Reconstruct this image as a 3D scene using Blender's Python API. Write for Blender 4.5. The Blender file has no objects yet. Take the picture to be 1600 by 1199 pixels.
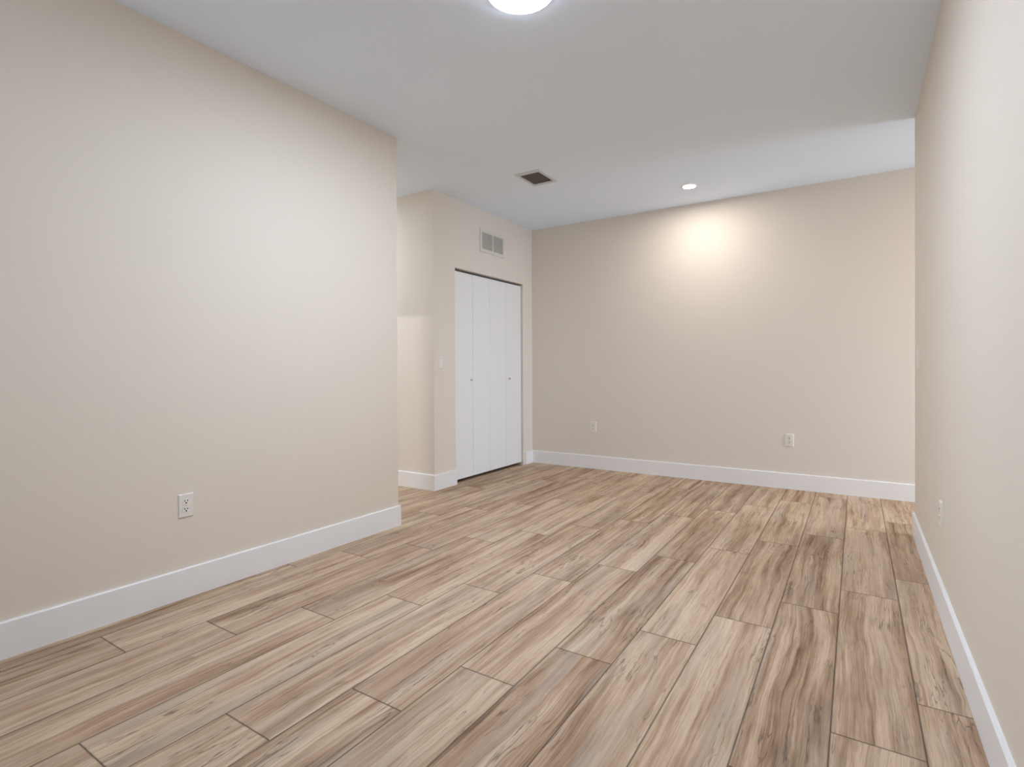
import bpy, bmesh, math
from mathutils import Vector, Matrix

S = bpy.context.scene
COL = S.collection

# ------------------------------------------------------------------ camera
F_PX, YAW, PITCH, ROLL, PY, CAM_H = 839.09, 0.570699, 0.005563, -0.004544, 581.56, 1.106
f = Vector((-math.sin(YAW)*math.cos(PITCH), math.cos(YAW)*math.cos(PITCH), -math.sin(PITCH)))
r0 = Vector((math.cos(YAW), math.sin(YAW), 0)); u0 = r0.cross(f)
r = math.cos(ROLL)*r0 + math.sin(ROLL)*u0
u = math.cos(ROLL)*u0 - math.sin(ROLL)*r0
cam = bpy.data.cameras.new('camera'); cam_o = bpy.data.objects.new('camera', cam)
cam.sensor_fit = 'HORIZONTAL'; cam.sensor_width = 36.0
cam.lens = F_PX/1600*36
cam.shift_y = -(599.5-PY)/1600
cam.clip_start = 0.02
cam_o.matrix_world = Matrix(((r.x, u.x, -f.x, 0), (r.y, u.y, -f.y, 0), (r.z, u.z, -f.z, CAM_H), (0, 0, 0, 1)))
COL.objects.link(cam_o); S.camera = cam_o

# ------------------------------------------------------------------ world, exposure
W = bpy.data.worlds.new('world'); S.world = W; W.use_nodes = True
W.node_tree.nodes['Background'].inputs[0].default_value = (.75, .85, 1, 1)
W.node_tree.nodes['Background'].inputs[1].default_value = 0.3
S.view_settings.view_transform = 'Standard'
S.view_settings.look = 'None'
S.view_settings.exposure = 0.13
S.view_settings.gamma = 1.0
S.view_settings.use_curve_mapping = False
S.cycles.max_bounces = 16; S.cycles.diffuse_bounces = 12
S.cycles.use_denoising = True
S.cycles.sample_clamp_indirect = 4

COOL = (.84, .945, 1.11)         # flush ceiling light
WARM = (.96, .865, .765)         # recessed downlight
AMBER = (1.0, .78, .54)         # warmer lamp of the side passage
DOME_E, CAN_E, SIDE_W, HALL_W, REAR_FILL_W, PASSAGE_FILL_W, HALL_FILL_W = 212.0, 375.0, 8.0, 37.0, 10.0, 45.0, 16.0

PASSAGE_FILL_C = (.76, .94, 1.16)
HALL_FILL_C = (.86, .97, 1.08)

def area(name, loc, rot, size, watts, color, shape='DISK', size_y=None):
    l = bpy.data.lights.new(name, 'AREA'); l.shape = shape; l.size = size
    if size_y: l.size_y = size_y
    l.energy = watts; l.color = color
    o = bpy.data.objects.new(name, l); o.location = loc; o.rotation_euler = rot; COL.objects.link(o)
    return o
# unseen downlights of the passages on both sides, plus added fill lights
area('rear_fill', (-1.2, -1.15, 1.30), (math.radians(152), 0, 0), 2.4, REAR_FILL_W, (.66, .84, 1.05), 'RECTANGLE', 1.2)  # added bluish fill, aimed up to brighten the ceiling
area('side_passage_light', (1.45, 4.86, 2.73), (0, 0, 0), .11, SIDE_W, AMBER)
area('passage_fill', (3.1, 4.94, .98), (0, math.radians(73), 0), 1.5, PASSAGE_FILL_W, PASSAGE_FILL_C, 'RECTANGLE', 1.0).data.spread = math.radians(125)  # added soft fill for the closet wall and far corner
area('hall_fill', (-4.5, 3.2, 2.70), (0, 0, 0), .25, HALL_FILL_W, HALL_FILL_C)  # added fill to lift the upper hall wall
area('hall_light', (-3.3, 1.15, 2.73), (0, 0, 0), .36, HALL_W, (.97, .97, .99), 'RECTANGLE', .12)

# ------------------------------------------------------------------ materials
def mat(name, col, rough=.6, spec=.3, bump=0, bscale=200, metal=0, var=0):
    m = bpy.data.materials.new(name); m.use_nodes = True
    nt = m.node_tree; b = nt.nodes['Principled BSDF']
    b.inputs['Base Color'].default_value = (*col, 1); b.inputs['Roughness'].default_value = rough
    b.inputs['Specular IOR Level'].default_value = spec; b.inputs['Metallic'].default_value = metal
    tc = nt.nodes.new('ShaderNodeTexCoord')
    n = nt.nodes.new('ShaderNodeTexNoise'); n.inputs['Scale'].default_value = bscale; n.inputs['Detail'].default_value = 3
    nt.links.new(tc.outputs['Object'], n.inputs['Vector'])
    if bump:
        bp = nt.nodes.new('ShaderNodeBump'); bp.inputs['Strength'].default_value = bump; bp.inputs['Distance'].default_value = .002
        nt.links.new(n.outputs['Fac'], bp.inputs['Height']); nt.links.new(bp.outputs['Normal'], b.inputs['Normal'])
    if var:
        mx = nt.nodes.new('ShaderNodeMix'); mx.data_type = 'RGBA'
        mx.inputs['A'].default_value = (*[c*(1-var) for c in col], 1); mx.inputs['B'].default_value = (*[min(1, c*(1+var)) for c in col], 1)
        nt.links.new(n.outputs['Fac'], mx.inputs['Factor']); nt.links.new(mx.outputs['Result'], b.inputs['Base Color'])
    return m

def emit(name, col, strength):
    m = bpy.data.materials.new(name); m.use_nodes = True; nt = m.node_tree
    nt.nodes.clear()
    e = nt.nodes.new('ShaderNodeEmission'); e.inputs[0].default_value = (*col, 1); e.inputs[1].default_value = strength
    o = nt.nodes.new('ShaderNodeOutputMaterial'); nt.links.new(e.outputs[0], o.inputs[0])
    return m

M = {
    'wall': mat('cream_wall_paint', (.735, .680, .600), .75, .2, .12, 260),  # cream paint, warmed to cancel the bluish flush light
    'wall_far': mat('cream_paint_warm_light_offset', (.745, .700, .645), .75, .2, .12, 260),  # same cream paint, cooled to cancel the warm downlight on these walls
    'ceil': mat('ceiling_paint', (.79, .875, .985), .9, .1, .15, 180),
    'trim': mat('white_trim_paint', (.83, .84, .85), .45, .35, .02, 90),
    'door': mat('white_door_paint', (.79, .805, .82), .5, .3, .03, 120),
    'dark': mat('dark_void', (.012, .010, .009), .9, .05, 0, 50, 0, .3),
    'duct': mat('grey_duct_shade', (.24, .24, .225), .9, .05, 0, 50, 0, .2),
    'track': mat('dark_metal_track', (.05, .045, .04), .5, .4, 0, 50, .6, .2),
    'plastic': mat('ivory_plastic', (.77, .75, .70), .35, .45, 0, 60, 0, .02),
    'plastic_lt': mat('white_plastic', (.80, .79, .76), .3, .45, 0, 60, 0, .02),
    'slot': mat('socket_slot', (.02, .018, .016), .8, .1, 0, 60, 0, .3),
    'steel': mat('brushed_steel', (.6, .59, .57), .4, .5, 0, 150, .7, .1),
    'grille': mat('white_grille_paint', (.68, .675, .63), .5, .3, 0, 90, 0, .03),
    'grey_metal': mat('grey_register_metal', (.60, .64, .66), .5, .4, 0, 90, .1, .05),
    'blade': mat('brown_register_blade', (.13, .112, .10), .5, .3, 0, 90, .2, .15),
    'rim': mat('satin_light_rim', (.40, .40, .40), .4, .5, 0, 90, .2, .03),
}

def floor_mat():
    m = bpy.data.materials.new('wood_look_plank_tile'); m.use_nodes = True
    nt = m.node_tree; L = nt.links; b = nt.nodes['Principled BSDF']
    N = lambda t: nt.nodes.new(t)
    def math_(op, a, c=None, d=None):
        n = N('ShaderNodeMath'); n.operation = op
        for i, v in enumerate((a, c, d)):
            if v is None: continue
            if isinstance(v, (int, float)): n.inputs[i].default_value = v
            else: L.new(v, n.inputs[i])
        return n.outputs[0]
    def comb(x, y, z=0.0):
        n = N('ShaderNodeCombineXYZ')
        for i, v in enumerate((x, y, z)):
            if isinstance(v, (int, float)): n.inputs[i].default_value = v
            else: L.new(v, n.inputs[i])
        return n.outputs[0]
    def noise(vec, scale, detail=4, rough=.55, dist=0):
        n = N('ShaderNodeTexNoise'); n.inputs['Scale'].default_value = scale; n.inputs['Detail'].default_value = detail
        n.inputs['Roughness'].default_value = rough; n.inputs['Distortion'].default_value = dist
        L.new(vec, n.inputs['Vector']); return n.outputs['Fac']
    def ramp(fac, stops, interp='LINEAR'):
        n = N('ShaderNodeValToRGB'); n.color_ramp.interpolation = interp
        e = n.color_ramp.elements
        while len(e) < len(stops): e.new(.5)
        for i, (p, c) in enumerate(stops):
            e[i].position = p; e[i].color = (*c, 1) if not isinstance(c, (int, float)) else (c, c, c, 1)
        L.new(fac, n.inputs[0]); return n.outputs[0]
    def mix(fac, a, c, mode='MIX'):
        n = N('ShaderNodeMix'); n.data_type = 'RGBA'; n.blend_type = mode
        for k, v in (('Factor', fac), ('A', a), ('B', c)):
            if isinstance(v, (int, float)): n.inputs[k].default_value = v
            elif isinstance(v, tuple): n.inputs[k].default_value = (*v, 1)
            else: L.new(v, n.inputs[k])
        return n.outputs['Result']
    tc = N('ShaderNodeTexCoord'); sp = N('ShaderNodeSeparateXYZ'); L.new(tc.outputs['Object'], sp.inputs[0])
    x, y = sp.outputs[0], sp.outputs[1]
    PW, PL = .2345, 1.239
    sx = math_('DIVIDE', math_('SUBTRACT', x, .166), PW)
    n_ = math_('FLOOR', sx); fu = math_('SUBTRACT', sx, n_)
    sy = math_('DIVIDE', math_('SUBTRACT', math_('SUBTRACT', y, 2.195), math_('MULTIPLY', n_, .3105)), PL)
    m_ = math_('FLOOR', sy); fv = math_('SUBTRACT', sy, m_)
    du = math_('MULTIPLY', math_('MINIMUM', fu, math_('SUBTRACT', 1.0, fu)), PW)
    dv = math_('MULTIPLY', math_('MINIMUM', fv, math_('SUBTRACT', 1.0, fv)), PL)
    d = math_('MINIMUM', du, dv)
    wn = N('ShaderNodeTexWhiteNoise'); wn.noise_dimensions = '2D'; L.new(comb(n_, m_), wn.inputs['Vector'])
    rs = N('ShaderNodeSeparateColor'); L.new(wn.outputs['Color'], rs.inputs[0])
    ra, rb, rc = rs.outputs[0], rs.outputs[1], rs.outputs[2]
    # slow sideways wander of the grain along each plank
    wand = math_('MULTIPLY', math_('SUBTRACT', noise(comb(math_('MULTIPLY', x, 2.2), math_('MULTIPLY', y, 1.7), math_('MULTIPLY', ra, 50)), 1.0, 3), .5), .06)
    gx = math_('ADD', x, wand)
    off = math_('MULTIPLY', ra, 37.0); off2 = math_('MULTIPLY', rb, 23.0); off3 = math_('MULTIPLY', rc, 19.0)
    band = noise(comb(math_('ADD', math_('MULTIPLY', gx, 17), off), math_('ADD', math_('MULTIPLY', y, .8), off2), off3), 1.0, 3, .5, .3)
    streak = noise(comb(math_('ADD', math_('MULTIPLY', gx, 48), off2), math_('ADD', math_('MULTIPLY', y, 1.5), off), off3), 1.0, 5, .65, .5)
    hair = noise(comb(math_('ADD', math_('MULTIPLY', gx, 150), off3), math_('ADD', math_('MULTIPLY', y, 3.2), off2), off), 1.0, 4, .6, .3)
    fine = noise(comb(math_('ADD', math_('MULTIPLY', gx, 420), off), math_('ADD', math_('MULTIPLY', y, 14), off3), off2), 1.0, 3, .65)
    blot = noise(comb(math_('ADD', math_('MULTIPLY', x, 9), off), math_('ADD', math_('MULTIPLY', y, 5), off2), off), 1.0, 5, .6)
    fac = math_('ADD', math_('ADD', math_('MULTIPLY', band, .46), math_('MULTIPLY', streak, .38)), math_('ADD', math_('MULTIPLY', blot, .12), math_('MULTIPLY', hair, .12)))
    fac = math_('ADD', fac, math_('MULTIPLY', math_('SUBTRACT', rb, .5), .075))
    col = ramp(fac, [(.38, (.210, .128, .077)), (.45, (.365, .243, .155)), (.52, (.495, .357, .244)), (.60, (.620, .474, .342)), (.72, (.70, .562, .425))])
    # fine pores and hairline grain
    col = mix(math_('MULTIPLY', ramp(hair, [(.36, 1.0), (.50, 0.0)]), .34), col, mix(1.0, col, (.56, .50, .46), 'MULTIPLY'))
    col = mix(math_('MULTIPLY', ramp(fine, [(.36, 1.0), (.56, 0.0)]), .36), col, mix(1.0, col, (.60, .55, .51), 'MULTIPLY'))
    # pinkish brown heartwood bands
    heart = noise(comb(math_('ADD', math_('MULTIPLY', gx, 13), off2), math_('ADD', math_('MULTIPLY', y, .6), off3), off), 1.0, 2, .5, .2)
    col = mix(math_('MULTIPLY', ramp(heart, [(.54, 0.0), (.64, 1.0)]), .42), col, (.36, .242, .172))
    # greyish washes on some planks
    grey = noise(comb(math_('ADD', math_('MULTIPLY', gx, 11), off3), math_('ADD', math_('MULTIPLY', y, 1.1), off), off2), 1.0, 3)
    col = mix(math_('MULTIPLY', ramp(grey, [(.5, 0.0), (.68, 1.0)]), .34), col, (.38, .342, .300))
    # thin dark veins and cracks, broken up along the length
    vein = noise(comb(math_('ADD', math_('MULTIPLY', gx, 17), off2), math_('ADD', math_('MULTIPLY', y, 1.3), off3), off), 1.0, 4, .6, .45)
    vl = ramp(math_('ABSOLUTE', math_('SUBTRACT', vein, .5)), [(.0, 1.0), (.015, 0.0)])
    vm = ramp(noise(comb(math_('ADD', math_('MULTIPLY', x, 6), off), math_('ADD', math_('MULTIPLY', y, 2.6), off2), off3), 1.0, 2), [(.46, 0.0), (.60, 1.0)])
    col = mix(math_('MULTIPLY', math_('MULTIPLY', vl, vm), .72), col, (.105, .075, .055))
    # grout joint: eased tile edge and dark line
    g = ramp(d, [(.0011, 1.0), (.0026, 0.0)])
    edge = ramp(d, [(.0024, 1.0), (.006, 0.0)])
    col = mix(math_('MULTIPLY', edge, .10), col, (.12, .09, .07))
    col = mix(math_('MULTIPLY', g, .90), col, (.050, .035, .026))
    L.new(col, b.inputs['Base Color'])
    L.new(math_('ADD', math_('MULTIPLY', streak, .16), .56), b.inputs['Roughness'])
    b.inputs['Specular IOR Level'].default_value = .12
    hgt = math_('ADD', math_('MULTIPLY', math_('SUBTRACT', 1.0, ramp(d, [(.0006, 1.0), (.0035, 0.0)])), 1.0), math_('ADD', math_('MULTIPLY', streak, .12), math_('MULTIPLY', fine, .05)))
    bp = N('ShaderNodeBump'); bp.inputs['Strength'].default_value = .35; bp.inputs['Distance'].default_value = .0015
    L.new(hgt, bp.inputs['Height']); L.new(bp.outputs['Normal'], b.inputs['Normal'])
    return m

# ------------------------------------------------------------------ mesh helpers
def obj(name, bm, m, parent=None, kind=None, label=None, cat=None, group=None, smooth=False, bevel=0, seg=2):
    if bevel:
        bmesh.ops.bevel(bm, geom=bm.edges[:], offset=bevel, segments=seg, affect='EDGES', profile=.5)
    bmesh.ops.recalc_face_normals(bm, faces=bm.faces[:])
    me = bpy.data.meshes.new(name); bm.to_mesh(me); bm.free()
    for k in (m if isinstance(m, (list, tuple)) else [m]): me.materials.append(k)
    if smooth:
        for p in me.polygons: p.use_smooth = True
        me.set_sharp_from_angle(angle=math.radians(40))
    o = bpy.data.objects.new(name, me); COL.objects.link(o)
    if parent: o.parent = parent
    tag(o, label, cat, group, kind)
    return o
def tag(o, label=None, cat=None, group=None, kind=None):
    for k, v in (('label', label), ('category', cat), ('group', group), ('kind', kind)):
        if v: o[k] = v
def thing(name, label, cat, loc, rz=0, group=None, kind=None):
    o = bpy.data.objects.new(name, None); o.empty_display_size = .05
    o.location = loc; o.rotation_euler = (0, 0, rz); COL.objects.link(o)
    tag(o, label, cat, group, kind); return o
def box(bm, x0, x1, y0, y1, z0, z1):
    v = [bm.verts.new(p) for p in ((x0,y0,z0),(x1,y0,z0),(x1,y1,z0),(x0,y1,z0),(x0,y0,z1),(x1,y0,z1),(x1,y1,z1),(x0,y1,z1))]
    for q in ((0,3,2,1),(4,5,6,7),(0,1,5,4),(1,2,6,5),(2,3,7,6),(3,0,4,7)): bm.faces.new([v[i] for i in q])
    return v
def prism(bm, pts, z0, z1):
    a = [bm.verts.new((x, y, z0)) for x, y in pts]; b = [bm.verts.new((x, y, z1)) for x, y in pts]
    bm.faces.new(a[::-1]); bm.faces.new(b)
    for i in range(len(pts)):
        j = (i+1) % len(pts); bm.faces.new((a[i], a[j], b[j], b[i]))
def lathe(bm, prof, n=48, loc=(0,0,0), axis='Z'):
    """prof: (radius, height) pairs; closed on the axis where radius is 0"""
    rings = []
    for rad, h in prof:
        if rad < 1e-6: rings.append([bm.verts.new((0, 0, h))])
        else: rings.append([bm.verts.new((rad*math.cos(2*math.pi*i/n), rad*math.sin(2*math.pi*i/n), h)) for i in range(n)])
    for a, b in zip(rings, rings[1:]):
        for i in range(n):
            j = (i+1) % n
            if len(a) == 1 and len(b) == 1: continue
            if len(a) == 1: bm.faces.new((a[0], b[i], b[j]))
            elif len(b) == 1: bm.faces.new((a[i], a[j], b[0]))
            else: bm.faces.new((a[i], a[j], b[j], b[i]))
    vs = [v for rr in rings for v in rr]
    if axis == 'X':
        for v in vs: v.co = Vector((v.co.z, v.co.y, v.co.x))
    for v in vs: v.co += Vector(loc)
def ring(bm, outer, inner, d0, d1, n=None):
    """flat frame in the local YZ plane between two rectangles (y0,y1,z0,z1), from x=d0 (wall) to d1 (front)"""
    def rect(q, d): return [bm.verts.new((d, y, z)) for y, z in ((q[0],q[2]),(q[1],q[2]),(q[1],q[3]),(q[0],q[3]))]
    o0, i0 = rect(outer, d0), rect(inner, d0)
    b = .0035
    o1 = rect((outer[0]+b, outer[1]-b, outer[2]+b, outer[3]-b), d1); i1 = rect(inner, d1)
    for i in range(4):
        j = (i+1) % 4
        bm.faces.new((o0[i], o0[j], o1[j], o1[i])); bm.faces.new((o1[i], o1[j], i1[j], i1[i]))
        bm.faces.new((i1[i], i1[j], i0[j], i0[i])); bm.faces.new((i0[i], i0[j], o0[j], o0[i]))

# ------------------------------------------------------------------ setting
H = 2.743
XL, YL, TL = -2.7346, 2.7602, .01567        # left wall: end corner and its slight slope
XR, YR = .3223, 4.4051                      # right wall and its end
YB, XC, YC = 5.4843, -3.2361, 3.7257        # back wall, closet wall, closet outer corner
XMIN, XMAX, YMIN = -5.4, 3.2, -1.3
xl = lambda y: XL + TL*(y - YL)

bm = bmesh.new(); box(bm, XMIN, XMAX, YMIN, YB+.12, -.08, 0)
obj('floor', bm, floor_mat(), kind='structure', label='wood-look plank tile floor with thin dark grout lines', cat='floor')

# ceiling with the hole for the supply register
VX0, VX1, VY0, VY1 = -2.402, -2.215, 3.870, 4.120
bm = bmesh.new()
for q in ((XMIN, VX0, YMIN, YB+.12), (VX1, XMAX, YMIN, YB+.12), (VX0, VX1, YMIN, VY0), (VX0, VX1, VY1, YB+.12)):
    box(bm, *q, H, H+.10)
obj('ceiling', bm, M['ceil'], kind='structure', label='plain pale grey-white painted ceiling', cat='ceiling')

T = .12
bm = bmesh.new()
prism(bm, [(xl(YMIN), YMIN), (XL, YL), (XL-T, YL), (xl(YMIN)-T, YMIN)], 0, H)
obj('wall_left', bm, M['wall'], kind='structure', label='long cream wall on the left, ending in an outside corner', cat='wall')
bm = bmesh.new(); prism(bm, [(XR, YMIN), (XR+T, YMIN), (XR+T, YR), (XR, YR)], 0, H)
obj('wall_right', bm, M['wall'], kind='structure', label='cream wall along the right edge, ending before the back wall', cat='wall')
bm = bmesh.new(); box(bm, XC-1.2, XMAX, YB, YB+.12, 0, H)
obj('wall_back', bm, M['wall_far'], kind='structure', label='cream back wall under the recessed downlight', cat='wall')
# closet wall with its door opening, and the closet front that turns into the hall
DY0, DY1, DZ = 4.036, 5.276, 2.082
bm = bmesh.new()
box(bm, XC-.11, XC, YC, DY0, 0, H); box(bm, XC-.11, XC, DY1, YB, 0, H); box(bm, XC-.11, XC, DY0, DY1, DZ, H)
box(bm, XMIN, XC-.11, YC, YC+.11, 0, H); box(bm, XC-.9, XC-.8, YC+.11, YB, 0, H)
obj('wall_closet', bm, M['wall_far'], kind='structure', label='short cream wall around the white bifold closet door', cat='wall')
# unseen enclosure: hall doorway beside the left wall, passage on the right, rear
bm = bmesh.new()
HX0, HX1 = -4.15, -3.32
box(bm, HX1, XL-T, YL-.12, YL, 0, H)
box(bm, HX0, HX1, YL-.12, YL, 2.08, H); box(bm, XMIN, HX0, YL-.12, YL, 0, H)
obj('wall_hall', bm, M['wall'], kind='structure', label='hall wall behind the end of the left wall', cat='wall')
bm = bmesh.new(); box(bm, XMIN-.1, XMIN, YMIN, YB+.12, 0, H)
obj('wall_hall_end', bm, M['wall'], kind='structure', label='far end wall of the hall', cat='wall')
bm = bmesh.new(); box(bm, XMAX, XMAX+.1, YMIN, YB+.12, 0, H)
obj('wall_passage_end', bm, M['wall'], kind='structure', label='end wall of the right-hand passage', cat='wall')
bm = bmesh.new(); box(bm, XR+T, XMAX, YR-.12, YR, 0, H)
obj('wall_passage', bm, M['wall'], kind='structure', label='side wall of the right-hand passage', cat='wall')
bm = bmesh.new(); box(bm, XMIN-.1, XMAX+.1, YMIN-.1, YMIN, 0, H)
obj('wall_rear', bm, M['wall'], kind='structure', label='wall behind the camera', cat='wall')

# baseboards: one profile swept along a plan path (left side of the path is the wall), mitred
def baseboard(name, path, label, z=0.0):
    hgt, th = .1434, .014
    prof = [(0, 0), (th, 0), (th, hgt-.004), (th-.003, hgt), (0, hgt)]
    P = [Vector((*p, 0)) for p in path]; bm = bmesh.new(); rows = []
    for i, p in enumerate(P):
        ds = []
        if i > 0: ds.append((p-P[i-1]).normalized())
        if i < len(P)-1: ds.append((P[i+1]-p).normalized())
        ns = [Vector((d.y, -d.x, 0)) for d in ds]
        n = ns[0] if len(ns) == 1 else (ns[0]+ns[1])/(1+ns[0].dot(ns[1]))
        rows.append([bm.verts.new((p.x+n.x*a, p.y+n.y*a, b+z)) for a, b in prof])
    for a, b in zip(rows, rows[1:]):
        for i in range(5):
            j = (i+1) % 5; bm.faces.new((a[i], a[j], b[j], b[i]))
    bm.faces.new(rows[0]); bm.faces.new(rows[-1][::-1])
    return obj(name, bm, M['trim'], kind='structure', label=label, cat='baseboard')
# path direction chosen so the room lies to the right of travel
baseboard('baseboard_left', [(xl(YMIN), YMIN), (XL, YL), (HX1, YL)], 'tall white baseboard along the left wall')
baseboard('baseboard_closet', [(XMIN, YC), (XC, YC), (XC, DY0+.004)], 'white baseboard wrapping the closet corner left of the bifold door')
baseboard('baseboard_back', [(XC, DY1+.04), (XC, YB), (XMAX, YB)], 'white baseboard along the back wall, turning to the closet door')
baseboard('baseboard_right', [(XMAX, YR), (XR, YR), (XR, YMIN)], 'white baseboard along the right wall')

# ------------------------------------------------------------------ bifold closet door
door = thing('door_1', 'white flush four-panel bifold closet door with two small knobs', 'door', (XC-.022, 0, 0), kind='structure')
seams = [DY0+.003, 4.345, 4.637, 4.956, 5.270]
for i in range(4):
    bm = bmesh.new(); ga, gb = (.0018 if i < 2 else .0009), (.0018 if i in (0, 3) else .0009)
    box(bm, -.034, 0, seams[i]+ga, seams[i+1]-gb, .033, 2.058)
    pn = obj('door_panel', bm, M['door'], door, bevel=.002, seg=2)
    if i in (0, 3):
        y = 4.308 if i == 0 else 5.009
        bm = bmesh.new()
        lathe(bm, [(0, 0), (.006, 0), (.0055, .006), (.008, .009), (.0115, .014), (.012, .018), (.0105, .022), (.005, .0245), (0, .025)], 24, (0, y, 1.0), 'X')
        obj('knob', bm, M['steel'], pn, smooth=True, label='small satin steel knob')
bm = bmesh.new(); box(bm, -.092, -.066, DY0+.001, DY1-.001, 2.060, 2.081)
obj('door_track', bm, M['track'], door, label='dark metal head track')

# ------------------------------------------------------------------ outlets and switches (local frame: x out of the wall, y along it, z up)
def plate(bm, w, h, t=.0062, b=.004):
    v = box(bm, 0, t, -w/2, w/2, -h/2, h/2)
    for k in v:
        if k.co.x > t/2: k.co.y *= (w/2-b)/(w/2); k.co.z *= (h/2-b)/(h/2)
def outlet(loc, rz, label):
    t = thing('wall_outlet', label, 'outlet', loc, rz, 'duplex wall outlets')
    bm = bmesh.new(); plate(bm, .0715, .1145); obj('cover_plate', bm, M['plastic'], t)
    for s in (1, -1):
        bm = bmesh.new(); pts = []
        for k in range(32):
            a = 2*math.pi*k/32
            pts.append((max(-.0168, min(.0168, .0175*1.05*math.cos(a))), max(-.0140, min(.0140, .0175*math.sin(a)))))
        zc = s*.0195
        A = [bm.verts.new((.004, y, z+zc)) for y, z in pts]; B = [bm.verts.new((.0078, y*.97, z*.97+zc)) for y, z in pts]
        bm.faces.new(B)
        for i in range(32): bm.faces.new((A[i], A[(i+1) % 32], B[(i+1) % 32], B[i]))
        rc = obj('receptacle', bm, M['plastic_lt'], t)
        bm = bmesh.new()
        box(bm, .006, .00815, -.0082, -.0048, zc-.0008, zc+.0092); box(bm, .006, .00815, .0048, .0082, zc, zc+.0085)
        lathe(bm, [(.0037, .006), (.0037, .00815), (0, .00815)], 16, (0, 0, zc-.0066), 'X')
        obj('slots', bm, M['slot'], rc, label='dark socket slots')
    bm = bmesh.new(); lathe(bm, [(.0034, .005), (.0034, .0062), (.002, .0068), (0, .0068)], 16, (0, 0, 0), 'X')
    obj('screw', bm, M['steel'], t)
    return t
def switch(loc, rz, label):
    t = thing('light_switch', label, 'switch', loc, rz, 'rocker light switches')
    bm = bmesh.new(); plate(bm, .0715, .1145); obj('cover_plate', bm, M['plastic'], t)
    bm = bmesh.new(); ring(bm, (-.0185, .0185, -.0355, .0355), (-.0168, .0168, -.0338, .0338), .003, .0066)
    obj('switch_frame', bm, M['plastic'], t)
    bm = bmesh.new()
    v = [bm.verts.new(p) for p in ((.003,-.0155,-.0325),(.003,.0155,-.0325),(.003,.0155,.0325),(.003,-.0155,.0325))]
    top = [bm.verts.new(p) for p in ((.0095,-.0155,-.0325),(.0095,.0155,-.0325),(.006,.0155,0),(.006,-.0155,0),(.0066,.0155,.0325),(.0066,-.0155,.0325))]
    for q in ((top[0],top[1],top[2],top[3]), (top[3],top[2],top[4],top[5]), (v[0],v[1],top[1],top[0]), (v[2],v[3],top[5],top[4]),
              (v[1],v[2],top[4],top[2],top[1]), (v[3],v[0],top[0],top[3],top[5])): bm.faces.new(q)
    obj('rocker', bm, M['plastic_lt'], t)
    return t
outlet((xl(1.340), 1.340, .448), -TL, 'white duplex outlet low on the left wall, nearest and largest in the photo')
outlet((-2.452, YB, .462), -math.pi/2, 'white duplex outlet on the back wall near the closet door')
outlet((-.517, YB, .446), -math.pi/2, 'white duplex outlet on the right half of the back wall, above the baseboard')
outlet((XR, 3.085, .442), math.pi, 'white duplex outlet on the right wall, seen edge-on')
switch((XC, 3.815, 1.166), 0, 'white rocker switch on the closet wall, left of the bifold door')
switch((XR, 4.155, 1.163), math.pi, 'white rocker switch at the end of the right wall, seen edge-on')

# ------------------------------------------------------------------ return-air grille above the closet door
t = thing('return_air_grille', 'off-white louvered return grille high on the wall above the closet door', 'vent', (XC, 4.664, 2.430))
bm = bmesh.new(); ring(bm, (-.227, .227, -.121, .121), (-.193, .193, -.087, .087), 0, .010); obj('frame', bm, M['grille'], t)
bm = bmesh.new(); box(bm, .0004, .0012, -.194, .194, -.088, .088); obj('backing', bm, M['duct'], t, label='grey sheet tinted as the shaded duct behind the louvers')  # flat sheet on the wall, its grey stands in for duct shade
bm = bmesh.new(); box(bm, .0012, .0105, -.006, .006, -.087, .087); obj('mullion', bm, M['grille'], t)
NL = 11
for c0, c1 in ((-.193, -.006), (.006, .193)):
    for i in range(NL):
        z = -.087 + (i+.5)*.174/NL 
        bm = bmesh.new()
        v = [(.0014, z+.0058), (.0020, z+.0068), (.0098, z-.0058), (.0090, z-.0068)]
        A = [bm.verts.new((a, c0, b)) for a, b in v]; B = [bm.verts.new((a, c1, b)) for a, b in v]
        bm.faces.new(A[::-1]); bm.faces.new(B)
        for k in range(4): bm.faces.new((A[k], A[(k+1) % 4], B[(k+1) % 4], B[k]))
        obj('louver', bm, M['grille'], t)

# ------------------------------------------------------------------ ceiling supply register
t = thing('ceiling_register', 'grey square ceiling air register with dark brown blades', 'vent', ((VX0+VX1)/2, (VY0+VY1)/2, H))
hx, hy = (VX1-VX0)/2, (VY1-VY0)/2
bm = bmesh.new()
def frame_xy(bm, ox, oy, ix, iy, z0, z1):
    R = lambda a, b, z: [bm.verts.new(p) for p in ((-a,-b,z),(a,-b,z),(a,b,z),(-a,b,z))]
    o0, i0, o1, i1 = R(ox, oy, z0), R(ix, iy, z0+.03), R(ox-.004, oy-.004, z1), R(ix, iy, z1)
    for i in range(4):
        j = (i+1) % 4
        bm.faces.new((o0[i], o0[j], o1[j], o1[i])); bm.faces.new((o1[i], o1[j], i1[j], i1[i])); bm.faces.new((i1[i], i1[j], i0[j], i0[i]))
frame_xy(bm, hx+.029, hy+.044, hx-.001, hy-.001, 0, -.006)
obj('frame', bm, M['grey_metal'], t)
bm = bmesh.new()
a, b = hx-.0015, hy-.0015
v = [bm.verts.new(p) for p in ((-a,-b,.002),(a,-b,.002),(a,b,.002),(-a,b,.002),(-a,-b,.098),(a,-b,.098),(a,b,.098),(-a,b,.098))]
for q in ((4,5,6,7),(0,1,5,4),(1,2,6,5),(2,3,7,6),(3,0,4,7)): bm.faces.new([v[i] for i in q])
obj('duct', bm, M['dark'], t, label='dark duct above the blades')
NB = 7
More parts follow.
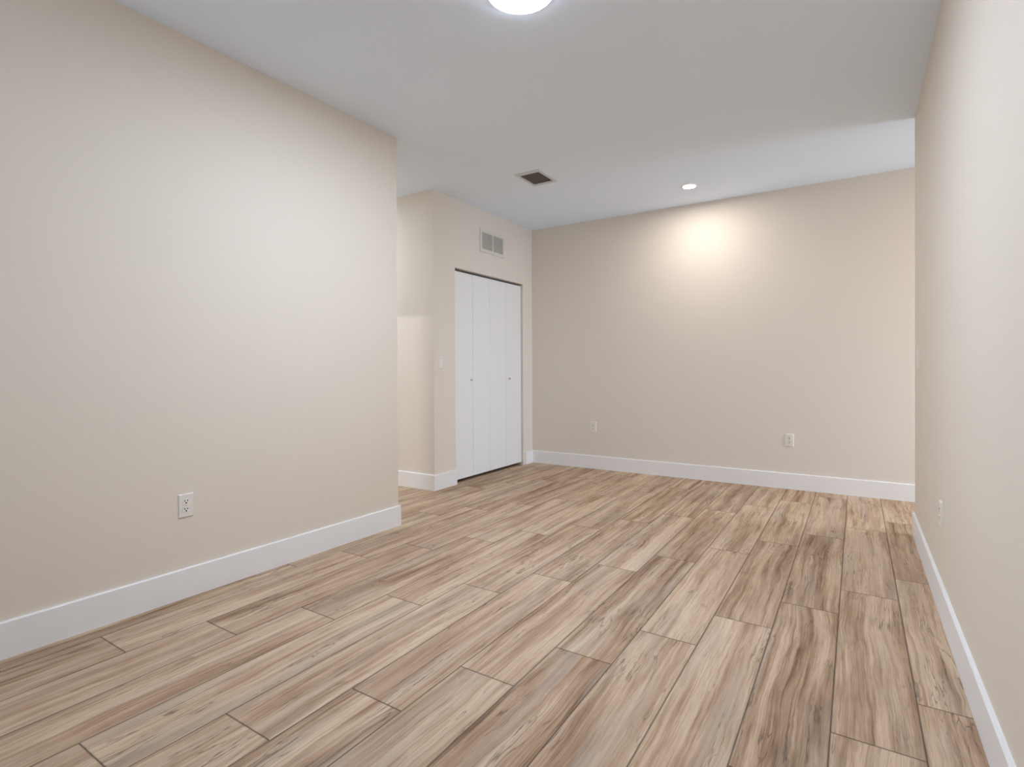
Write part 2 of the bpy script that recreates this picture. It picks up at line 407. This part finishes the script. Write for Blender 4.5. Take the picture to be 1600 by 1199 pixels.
for i in range(NB):
    xc = -hx + (i+.5)*2*hx/NB
    bm = bmesh.new()
    v = [(xc+.0036, .008), (xc+.0026, .009), (xc-.0070, -.002), (xc-.0060, -.003)]
    A = [bm.verts.new((p, -hy+.002, q)) for p, q in v]; B = [bm.verts.new((p, hy-.002, q)) for p, q in v]
    bm.faces.new(A[::-1]); bm.faces.new(B)
    for k in range(4): bm.faces.new((A[k], A[(k+1) % 4], B[(k+1) % 4], B[k]))
    obj('blade', bm, M['blade'], t, label='dark brown register blade')

# ------------------------------------------------------------------ flush ceiling light
t = thing('flush_ceiling_light', 'round white glowing flush-mount light at the top edge of the ceiling', 'light', (-1.215, 1.972, H))
bm = bmesh.new()
lathe(bm, [(.148, -.0005), (.1555, -.0005), (.1555, -.0035), (.1535, -.0045), (.148, -.0040), (.148, -.0005)], 72)
obj('rim', bm, M['rim'], t, smooth=True, label='thin satin grey rim')
bm = bmesh.new()
lathe(bm, [(.1520, -.0042), (.1515, -.0085), (.1490, -.0130), (.1450, -.0165), (.1435, -.0172)], 72)
obj('diffuser_edge', bm, emit('frosted_diffuser_edge', (1, 1, 1), .62), t, smooth=True, label='dimmer frosted edge of the diffuser')
bm = bmesh.new()
lathe(bm, [(.1437, -.0171), (.1431, -.0178), (.138, -.0188), (.10, -.0208), (.05, -.0218), (0, -.0222)], 72)
obj('diffuser', bm, emit('flush_light_diffuser', COOL, DOME_E), t, smooth=True, label='glowing white diffuser')

# ------------------------------------------------------------------ recessed downlight
t = thing('recessed_downlight', 'small round glowing downlight in the ceiling before the back wall', 'light', (-1.265, 4.933, H))
bm = bmesh.new()
lathe(bm, [(.052, -.001), (.072, -.001), (.071, -.004), (.060, -.007), (.052, -.005), (.052, -.001)], 48)
obj('trim_ring', bm, M['trim'], t, smooth=True)
bm = bmesh.new(); lathe(bm, [(.053, -.0045), (.03, -.0055), (0, -.006)], 48)
obj('lens', bm, emit('downlight_lens', WARM, CAN_E), t, smooth=True, label='glowing white lens')
